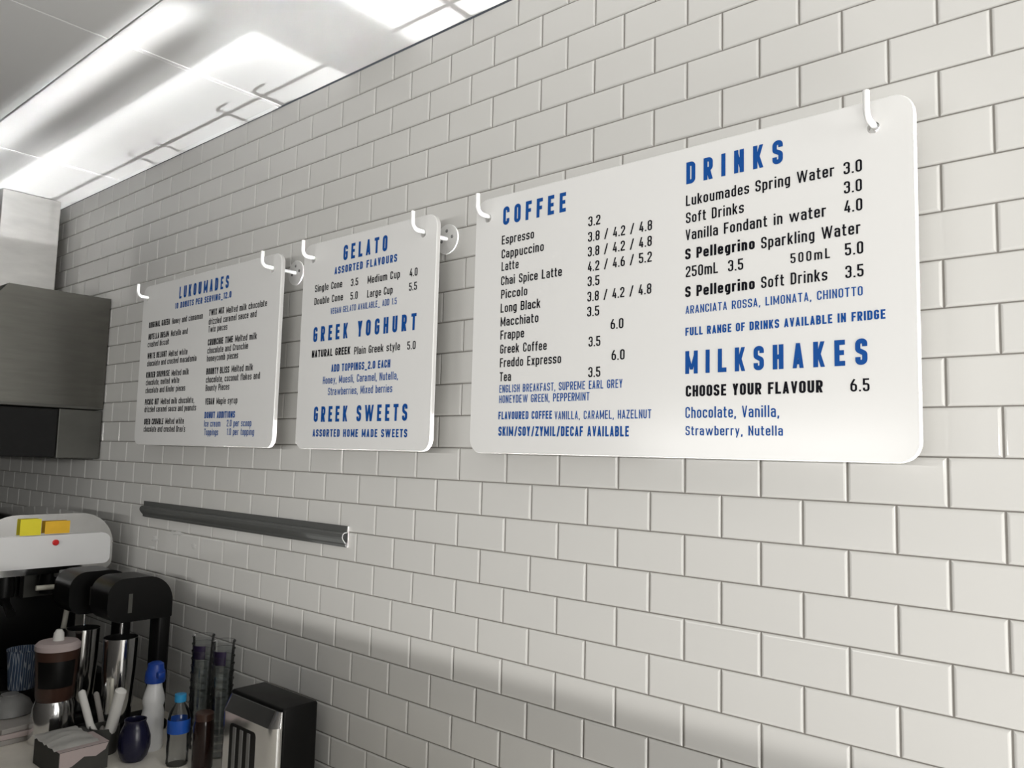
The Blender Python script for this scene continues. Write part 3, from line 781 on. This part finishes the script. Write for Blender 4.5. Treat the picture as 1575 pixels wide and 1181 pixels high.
for x, lb in ((-1.497, 'white hook at the upper left corner of the farthest menu board'),
              (-0.704, 'white hook with round plate at the upper right of the farthest board'),
              (-0.503, 'white hook at the upper left corner of the narrow gelato board'),
              (-0.061, 'white hook with round plate at the upper right of the gelato board'),
              (0.149, 'white hook at the upper left corner of the wide coffee board'),
              (0.962, 'white hook at the upper right corner of the wide drinks board')):
    wall_hook(x, lb)

# ------------------------------------------------------------------ the docket rail under the boards
def rail():
    x0, x1 = -1.585, -0.402
    t = thing('docket_rail', 'dark grey aluminium rail screwed to tiles below the menu boards', 'rail', ((x0 + x1) / 2, 0, -1.245))
    h = (x1 - x0) / 2
    th = 0.0018
    outer = [(-0.001, 0.029), (-0.0055, 0.029), (-0.0075, 0.013), (-0.016, 0.0125), (-0.022, 0.008), (-0.0235, 0.000), (-0.021, -0.006), (-0.0125, -0.0165)]
    def shell(line, tk):
        up = []
        for i, p in enumerate(line):
            a = Vector(line[max(0, i - 1)]); b = Vector(line[min(len(line) - 1, i + 1)])
            d = (b - a).normalized()
            up.append((p[0] - d.y * tk, p[1] + d.x * tk))
        return line + up[::-1]
    o = obj('cover', prism(bmesh.new(), shell(outer, 0.0016), 'x', -h, h), 'rail', t)
    base = [(-0.001, 0.029), (-0.001, -0.027), (-0.0045, -0.027), (-0.0045, -0.014), (-0.003, -0.012), (-0.003, 0.029)]
    obj('back_plate', prism(bmesh.new(), base, 'x', -h - 0.012, h), 'rail', t)
    obj('lower_lip', prism(bmesh.new(), [(-0.0045, -0.0145), (-0.011, -0.0165), (-0.012, -0.020), (-0.008, -0.027), (-0.0045, -0.027)], 'x', -h + 0.01, h), 'rail', t)
    # bright saw-cut end
    bm = prism(bmesh.new(), [(p[0], p[1]) for p in shell(outer, 0.0021)], 'x', h, h + 0.0008)
    prism(bm, [(-0.0005, -0.027), (-0.0042, -0.027), (-0.0042, 0.029), (-0.0005, 0.029)], 'x', h, h + 0.0008)
    obj('cut_end', bm, 'rail_cut', t)['label'] = 'bright cut end'
    obj('hollow_shade', prism(bmesh.new(), [(-0.0045, 0.012), (-0.0045, -0.014), (-0.012, -0.013), (-0.0195, -0.0055), (-0.0218, 0.0), (-0.0205, 0.007), (-0.0155, 0.0105), (-0.008, 0.011)], 'x', -h, h + 0.0004), 'black_matt', t)  # black fill standing in for the shade inside the hollow rail
rail()

# dried sealant left on the tiles under the rail
def smear(cx, cz, rx, rz, seed, label):
    rnd = random.Random(seed)
    bm = bmesh.new()
    n = 26
    ring = []
    for i in range(n):
        a = 2 * math.pi * i / n
        k = 0.55 + 0.45 * rnd.random()
        ring.append((rx * k * math.cos(a), rz * k * math.sin(a)))
    top = [bm.verts.new((x * 0.8, -0.0012, z * 0.8)) for x, z in ring]
    low = [bm.verts.new((x, -0.0002, z)) for x, z in ring]
    c = bm.verts.new((0, -0.0014, 0))
    for i in range(n):
        j = (i + 1) % n
        bm.faces.new((low[i], low[j], top[j], top[i])); bm.faces.new((top[i], top[j], c))
    o = obj('sealant_smear', bm, 'residue', None, True)
    o.location = (cx, -0.0002, cz + ZO)
    tag(o, label, 'smear')
smear(-1.34, -1.312, 0.060, 0.009, 1, 'long pale sealant smear on the tiles just under the rail')
smear(-1.50, -1.345, 0.030, 0.014, 2, 'small pale sealant smear on the tiles below the left end of the rail')
smear(-1.22, -1.345, 0.022, 0.012, 3, 'round pale sealant spot on the tiles right of the other smears')
smear(-1.52, -1.378, 0.034, 0.006, 5, 'thin pale sealant streak lowest on the tiles under the rail')

# ------------------------------------------------------------------ exhaust hood, duct and grill at the far end
t = thing('exhaust_duct', 'square brushed steel duct rising from the hood to the ceiling', 'duct', (-2.70, -0.14, -0.40))
obj('duct_body', B(-0.198, 0.198, -0.138, 0.093, -0.02, 0.47, 0.003), 'steel_lit', t)
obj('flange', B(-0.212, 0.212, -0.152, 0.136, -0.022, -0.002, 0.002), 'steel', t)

t = thing('exhaust_hood', 'large brushed steel exhaust hood on the tiled wall at the far end', 'hood', (-2.50, 0, -0.865))
poly = [(-0.004, 0.0), (-0.66, 0.0), (-0.66, 0.07), (-0.372, 0.443), (-0.004, 0.443)]
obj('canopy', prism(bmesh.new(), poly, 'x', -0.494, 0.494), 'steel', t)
bm = bmesh.new()
box(bm, -0.494, 0.494, -0.665, -0.004, -0.012, 0.004, 0.003)
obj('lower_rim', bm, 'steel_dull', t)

t = thing('salamander_grill', 'black fronted wall grill with grey steel side under the exhaust hood', 'grill', (-2.45, 0, -1.072))
obj('casing', B(-0.43, 0.442, -0.165, -0.005, 0.0, 0.192, 0.003), 'steel_dull', t)
obj('oven_front', B(-0.43, 0.440, -0.56, -0.167, 0.004, 0.190, 0.004), 'black_matt', t)
bm = tube(bmesh.new(), [(-0.35, -0.562, 0.15), (-0.35, -0.60, 0.15), (0.35, -0.60, 0.15), (0.35, -0.562, 0.15)], 0.008)
obj('handle', bm, 'black_plastic', t, True)

# ------------------------------------------------------------------ the counter and what stands on it
ZC = -1.90
bm = B(-2.95, 0.55, -0.70, -0.006, ZC - 0.035, ZC, 0.004)
o = obj('countertop', bm, 'counter'); o.location.z = ZO
tag(o, 'beige laminate worktop along the tiled wall under the coffee things', 'countertop')
t = thing('counter_cabinet', 'grey counter cabinets carrying the beige worktop', 'cabinet', (-1.2, -0.34, Z_F))
obj('carcass', B(-1.73, 1.73, -0.30, 0.33, 0.10, ZC - 0.036 - Z_F, 0.002), 'joinery', t)
obj('plinth', B(-1.70, 1.70, -0.25, 0.32, 0.0, 0.10), 'black_matt', t)
for i in range(6):
    x = -1.72 + i * 0.575
    d = obj('door', B(x, x + 0.565, -0.32, -0.301, 0.115, ZC - 0.05 - Z_F, 0.002), 'joinery', t)
    obj('handle', tube(bmesh.new(), [(x + 0.50, -0.335, 0.62), (x + 0.50, -0.335, 0.74)], 0.006), 'chrome', d, True)

# napkin dispenser
t = thing('napkin_dispenser', 'black and chrome napkin dispenser against the tiles at bottom of view', 'dispenser', (-0.562, -0.108, ZC))
obj('shell', B(-0.125, 0.125, -0.045, 0.060, 0.0, 0.233, 0.007, 3), 'black_plastic', t, True)
prof = rrect(-0.122, 0.122, 0.0, 0.228, (0.004, 0.006, 0.006, 0.006), 5)
bm = bmesh.new()                                  # curved chrome face plate
n = 14
cols = []
for i in range(n + 1):
    a = math.radians(90 * i / n)
    cols.append((0.097 + 0.027 * math.sin(a), -0.047 - 0.027 * math.cos(a)))
outline = [(-0.124, -0.046)] + [(-0.097 - 0.027 * math.sin(math.radians(90 - 90 * i / n)), -0.047 - 0.027 * math.cos(math.radians(90 - 90 * i / n))) for i in range(n + 1)] + cols + [(0.124, -0.046)]
prism(bm, outline, 'z', 0.006, 0.188)
obj('face_plate', bm, 'chrome', t, True)
bm = bmesh.new()                                  # sloped top of the face plate
lo = [bm.verts.new((x, y, 0.188)) for x, y in outline]
hi = [bm.verts.new((x * 0.985, -0.046 + (y + 0.046) * 0.25, 0.226)) for x, y in outline]
for i in range(len(lo)):
    j = (i + 1) % len(lo)
    bm.faces.new((lo[i], lo[j], hi[j], hi[i]))
bm.faces.new(hi); bm.faces.new(lo[::-1])
obj('face_top', bm, 'chrome', t, True)
obj('napkin_slot', prism(bmesh.new(), rrect(-0.070, 0.050, 0.03, 0.165, 0.012), 'y', -0.0752, -0.070), 'black_plastic', t)
for x in (-0.045, -0.012, 0.022):
    obj('napkin', B(x - 0.007, x + 0.007, -0.0775, -0.0730, 0.035, 0.158, 0.001), 'grey_plastic', t)

# two stacks of clear cups
def cup():
    t = thing('clear_cup', 'clear plastic cup', 'cup', (0, 0, 0))
    obj('cup_wall', lathe([(0.0, 0.004), (0.0215, 0.004), (0.0235, 0.001), (0.0305, 0.108), (0.0322, 0.1095), (0.0325, 0.112), (0.0312, 0.1132)], 28), 'clear', t, True)
    return t
proto = cup()
first = True
for x, y, side in ((-0.945, -0.098, 'left'), (-0.842, -0.090, 'right')):
    for k in range(11):
        c = proto if first else copy_tree(proto)
        first = False
        c.location = (x, y, ZC + 0.0005 + k * 0.0212 + ZO)
        top = k == 10
        c['label'] = ('topmost clear cup with purple logo in the %s stack behind the napkin dispenser' if top else 'clear plastic cup in the %s stack behind the napkin dispenser') % side
        c['group'] = 'clear cups in the %s stack' % side
        if top:
            a = math.radians(-62)
            bm = lathe([(0.0238 + 0.0648 * z, z) for z in (0.046, 0.056, 0.066, 0.076, 0.086)], 12, a0=a - 0.6, a1=a + 0.8)
            obj('printed_logo', bm, 'purple', c, True)['label'] = 'dark purple round logo'

# bottles and jars beside the dispenser
t = thing('squeeze_bottle', 'tall white bottle with a deep blue cap beside the black mixer', 'bottle', (-1.035, -0.195, ZC))
obj('bottle_body', lathe([(0, 0), (0.030, 0.0), (0.032, 0.005), (0.031, 0.10), (0.027, 0.12), (0.031, 0.135), (0.029, 0.150), (0.022, 0.175), (0.019, 0.196), (0, 0.196)], 28), 'bottle_white', t, True)
bm = lathe([(0, 0.19), (0.027, 0.19), (0.029, 0.195), (0.027, 0.222), (0.024, 0.226), (0.022, 0.243), (0.014, 0.248), (0, 0.248)], 28)
box(bm, 0.010, 0.040, -0.010, 0.010, 0.206, 0.224, 0.004)
obj('cap', bm, 'cap_blue', t, True)['label'] = 'deep blue cap with a spout'

t = thing('water_bottle', 'small clear water bottle with light blue cap and blue label', 'bottle', (-0.872, -0.198, ZC))
obj('bottle_body', lathe([(0, 0), (0.027, 0.0), (0.030, 0.006), (0.0285, 0.02), (0.030, 0.05), (0.0285, 0.07), (0.030, 0.085), (0.030, 0.125), (0.026, 0.145), (0.013, 0.165), (0.013, 0.172), (0, 0.172)], 28), 'clear', t, True)
obj('label', lathe([(0.0305, 0.088), (0.0308, 0.090), (0.0308, 0.122), (0.0305, 0.124)], 28), 'label_blue', t, True)['label'] = 'blue wrapped label'
obj('cap', lathe([(0, 0.170), (0.0155, 0.170), (0.016, 0.173), (0.0155, 0.190), (0, 0.192)], 24), 'cap_light', t, True)['label'] = 'light blue cap'

t = thing('sauce_jar', 'dark brown sauce jar between the water bottle and the dispenser', 'jar', (-0.795, -0.165, ZC))
obj('jar_body', lathe([(0, 0), (0.026, 0.0), (0.028, 0.004), (0.028, 0.115), (0.024, 0.130), (0, 0.130)], 24), 'brown_glass', t, True)
obj('lid', lathe([(0, 0.130), (0.025, 0.130), (0.025, 0.148), (0.022, 0.151), (0, 0.151)], 24), 'brown', t, True)

t = thing('jug', 'rounded navy jug standing left of the white bottle', 'jug', (-0.985, -0.268, ZC))
obj('jug_body', lathe([(0, 0), (0.026, 0.0), (0.036, 0.012), (0.043, 0.038), (0.042, 0.065), (0.034, 0.090), (0.028, 0.104), (0.030, 0.112), (0.027, 0.112), (0.025, 0.104), (0.030, 0.09), (0, 0.02)], 28), 'navy', t, True)
obj('handle', tube(bmesh.new(), [(-0.030, 0, 0.100), (-0.052, 0, 0.096), (-0.060, 0, 0.072), (-0.055, 0, 0.048), (-0.041, 0, 0.034)], 0.006), 'navy', t, True)

# wrapped cutlery in a dark holder
t = thing('cutlery_holder', 'dark cup holding white wrapped cutlery behind the tissue box', 'holder', (-1.100, -0.303, ZC))
obj('holder_cup', lathe([(0, 0), (0.034, 0.0), (0.036, 0.004), (0.040, 0.075), (0.037, 0.075), (0.033, 0.006), (0, 0.006)], 24), 'card', t, True)
for dx, dy, ex, ey, ez, r, m_, lb in ((-0.010, -0.016, -0.062, -0.046, 0.165, 0.0105, 'paper', 'white paper roll leaning left in the dark holder'),
                                   (-0.002, 0.018, -0.022, 0.022, 0.195, 0.0060, 'cream', 'thin cream stick standing tallest in the dark holder'),
                                   (-0.022, 0.012, -0.100, 0.012, 0.140, 0.0080, 'board', 'grey paper roll leaning farthest left in the dark holder'),
                                   (0.012, 0.0, 0.052, 0.016, 0.180, 0.0160, 'paper', 'thick white paper roll leaning right out of the dark holder')):
    o = obj('paper_roll', tube(bmesh.new(), [(dx * 0.3, dy * 0.3, 0.0165), (dx + (ex - dx) * 0.4, dy + (ey - dy) * 0.4, 0.075), (ex, ey, ez), (ex * 1.04, ey * 1.04, ez + 0.004)], [r, r, r, r * 0.6]), m_, None, True)
    o.location = (-1.100, -0.303, ZC + ZO)
    tag(o, lb, 'cutlery')

# tissue box with a loose sheet on top
t = thing('tissue_box', 'charcoal and pink carton box with a white sheet on top', 'box', (-1.068, -0.404, ZC))
obj('carton', B(-0.088, 0.088, -0.064, 0.064, 0.0, 0.070, 0.002), 'card', t)
bm = bmesh.new()
prism(bm, [(-0.062, 0.069), (-0.062, 0.020), (-0.03, 0.028), (0.0, 0.046), (0.03, 0.040), (0.055, 0.052), (0.062, 0.069)], 'x', 0.0882, 0.0890)
obj('printed_panel', bm, 'pink_paper', t)['label'] = 'pinkish printed panel'
obj('top_panel', B(-0.020, 0.088, -0.064, 0.064, 0.0702, 0.0712), 'pink_paper', t)
bm = bmesh.new()
N = 12
g = [[bm.verts.new((-0.095 + 0.165 * i / N, -0.070 + 0.115 * j / N, 0.0735 + 0.014 * math.sin(math.pi * i / N) * math.sin(math.pi * j / N) + 0.003 * math.sin(2.5 * i))) for j in range(N + 1)] for i in range(N + 1)]
for i in range(N):
    for j in range(N):
        bm.faces.new((g[i][j], g[i + 1][j], g[i + 1][j + 1], g[i][j + 1]))
bmesh.ops.solidify(bm, geom=bm.faces[:], thickness=0.0008)
o = obj('paper_sheet', bm, 'paper', None, True); o.location = (-1.068, -0.404, ZC + ZO)
tag(o, 'loose white paper sheet lying on the charcoal tissue box', 'paper')

# flat cartons and a bowl at the left edge
for k, (dx, dy, a, m_, lb) in enumerate(((0, 0, 0.05, 'board', 'flat grey carton at the bottom of the stack by the tissue box'),
                                      (0.006, 0.008, -0.06, 'pink_paper', 'flat pinkish carton in the middle of the stack by the tissue box'),
                                      (-0.004, 0.004, 0.10, 'board', 'flat grey carton on top of the stack under the bowl'))):
    o = obj('flat_carton', B(-0.12, 0.12, -0.075, 0.075, 0.0, 0.015, 0.002), m_)
    o.location = (-1.47 + dx, -0.43 + dy, ZC + 0.0005 + k * 0.0158 + ZO); o.rotation_euler.z = a
    tag(o, lb, 'carton', 'flat cartons stacked by the tissue box')
t = thing('bowl', 'grey upturned bowl resting on the flat cartons', 'bowl', (-1.50, -0.425, ZC + 0.0484))
obj('bowl_shell', lathe([(0.066, 0.0), (0.068, 0.002), (0.066, 0.014), (0.055, 0.036), (0.036, 0.050), (0.024, 0.053), (0.024, 0.058), (0.0, 0.058)], 32), 'grey_plastic', t, True)

# blender with a brown jar
t = thing('blender', 'blender with chocolate brown jar and pinkish lid on chrome base', 'blender', (-1.315, -0.365, ZC))
obj('base', lathe([(0, 0), (0.062, 0.0), (0.064, 0.006), (0.056, 0.10), (0.050, 0.118), (0, 0.118)], 28), 'chrome', t, True)
obj('jar', lathe([(0, 0.118), (0.048, 0.118), (0.052, 0.13), (0.060, 0.262), (0.061, 0.266), (0, 0.266)], 28), 'brown', t, True)
obj('jar_label', lathe([(0.0545, 0.160), (0.0552, 0.162), (0.0596, 0.235), (0.0592, 0.238)], 16, a0=-1.3, a1=0.6), 'black_plastic', t, True)
obj('lid', lathe([(0, 0.266), (0.062, 0.266), (0.062, 0.280), (0.054, 0.288), (0, 0.290)], 28), 'pink_paper', t, True)
obj('lid_knob', lathe([(0, 0.290), (0.016, 0.290), (0.014, 0.312), (0.008, 0.322), (0, 0.323)], 20), 'paper', t, True)['label'] = 'white lid knob'

# drink mixers
def mixer(x, y, label):
    t = thing('drink_mixer', label, 'mixer', (x, y, ZC), 0, 'black drink mixers by the wall')
    obj('foot', B(-0.075, 0.075, -0.20, 0.015, 0.0, 0.03, 0.008, 3), 'black_plastic', t, True)
    obj('column', B(0.0, 0.061, -0.030, 0.0115, 0.028, 0.40, 0.008, 3), 'black_plastic', t, True)
    obj('motor_head', prism(bmesh.new(), rrect(-0.190, 0.012, 0.345, 0.478, (0.045, 0.004, 0.085, 0.050), 10), 'x', -0.062, 0.062), 'black_plastic', t, True)
    bm = B(0.0622, 0.0630, -0.128, -0.116, 0.372, 0.43)
    obj('trim_strip', bm, 'steel_dull', t)
    obj('mixing_cup', lathe([(0, 0.034), (0.036, 0.034), (0.040, 0.040), (0.049, 0.20), (0.051, 0.29), (0.049, 0.29), (0.047, 0.20), (0.038, 0.045), (0, 0.045)], 28, cy=-0.115), 'chrome', t, True)
    obj('spindle', tube(bmesh.new(), [(0, -0.115, 0.08), (0, -0.115, 0.35)], 0.005), 'chrome', t, True)
    return t
mixer(-1.235, -0.098, 'black drink mixer with steel cup, nearer one, beside the white bottle')
mixer(-1.440, -0.130, 'black drink mixer partly hidden behind the nearer mixer')

# espresso machine
t = thing('espresso_machine', 'chrome espresso machine with yellow stickers at the left edge', 'coffee machine', (-1.83, -0.28, ZC))
obj('drip_tray', B(-0.20, 0.26, -0.22, 0.19, 0.0, 0.10, 0.006), 'black_plastic', t, True)
obj('rear_housing', B(-0.20, -0.02, -0.18, 0.17, 0.10, 0.44, 0.006), 'black_plastic', t, True)
prof = rrect(-0.235, 0.192, 0.445, 0.645, (0.030, 0.030, 0.115, 0.115), 10)
obj('boiler_body', prism(bmesh.new(), prof, 'x', -0.20, 0.195), 'chrome', t, True)
bm = prism(bmesh.new(), rrect(-0.222, 0.178, 0.468, 0.575, (0.020, 0.020, 0.03, 0.05), 8), 'x', 0.195, 0.210)
obj('front_panel', bm, 'bottle_white', t, True)  # flat white paints in the bright highlight on the shiny chrome front
obj('group_head', lathe([(0, 0.37), (0.032, 0.37), (0.034, 0.40), (0.030, 0.447), (0, 0.447)], 24, cx=0.12, cy=-0.12), 'black_plastic', t, True)
obj('group_head', lathe([(0, 0.37), (0.032, 0.37), (0.034, 0.40), (0.030, 0.447), (0, 0.447)], 24, cx=0.12, cy=0.02), 'black_plastic', t, True)
obj('portafilter', tube(bmesh.new(), [(0.12, -0.12, 0.36), (0.17, -0.125, 0.355), (0.25, -0.135, 0.335)], [0.02, 0.011, 0.014]), 'black_plastic', t, True)
obj('lower_panel', B(0.10, 0.20, 0.02, 0.135, 0.425, 0.455, 0.006), 'grey_plastic', t, True)
obj('cup_rest', prism(bmesh.new(), [(-0.04, 0.35), (0.055, 0.35), (0.055, 0.395), (0.015, 0.44), (-0.04, 0.44)], 'x', 0.02, 0.06), 'steel_dull', t)
obj('sticker', B(0.2105, 0.2115, -0.115, -0.052, 0.578, 0.632), 'yellow', t)['label'] = 'bright yellow sticker'
obj('sticker', B(0.2105, 0.2115, -0.040, 0.038, 0.580, 0.622), 'amber', t)['label'] = 'amber yellow sticker'
bm = lathe([(0, 0.210), (0.010, 0.210), (0.010, 0.216), (0.007, 0.219), (0, 0.219)], 16)
bmesh.ops.rotate(bm, cent=(0, 0, 0), matrix=Matrix.Rotation(math.radians(90), 3, 'Y'), verts=bm.verts[:])
bmesh.ops.translate(bm, vec=(0, -0.004, 0.550), verts=bm.verts[:])
obj('button', bm, 'red', t, True)['label'] = 'red round button'
obj('steam_wand', tube(bmesh.new(), [(0.20, -0.05, 0.401), (0.21, 0.04, 0.401), (0.212, 0.050, 0.397), (0.213, 0.054, 0.385), (0.215, 0.040, 0.26)], 0.0085), 'cream', t, True)['label'] = 'pale steam wand'

t = thing('paper_cup', 'blue patterned paper cup on the drip tray of the coffee machine', 'cup', (-1.565, -0.372, ZC + 0.1005))
obj('cup_wall', lathe([(0, 0), (0.038, 0.0), (0.048, 0.118), (0.050, 0.120), (0.050, 0.123), (0.046, 0.122), (0.037, 0.004), (0, 0.004)], 28), 'patterned', t, True)

# unseen counter added below the frame; its top edge blocks the strip lamps
t = thing('light_blocker', 'long grey unseen counter added to shade the lower tiled wall', 'counter', (-0.4, -1.45, Z_F))
obj('body', B(-2.4, 2.4, -0.33, 0.33, 0.0, 1.455, 0.004), 'joinery', t)
obj('top', B(-2.44, 2.44, -0.35, 0.35, 1.456, 1.487, 0.004), 'joinery', t)
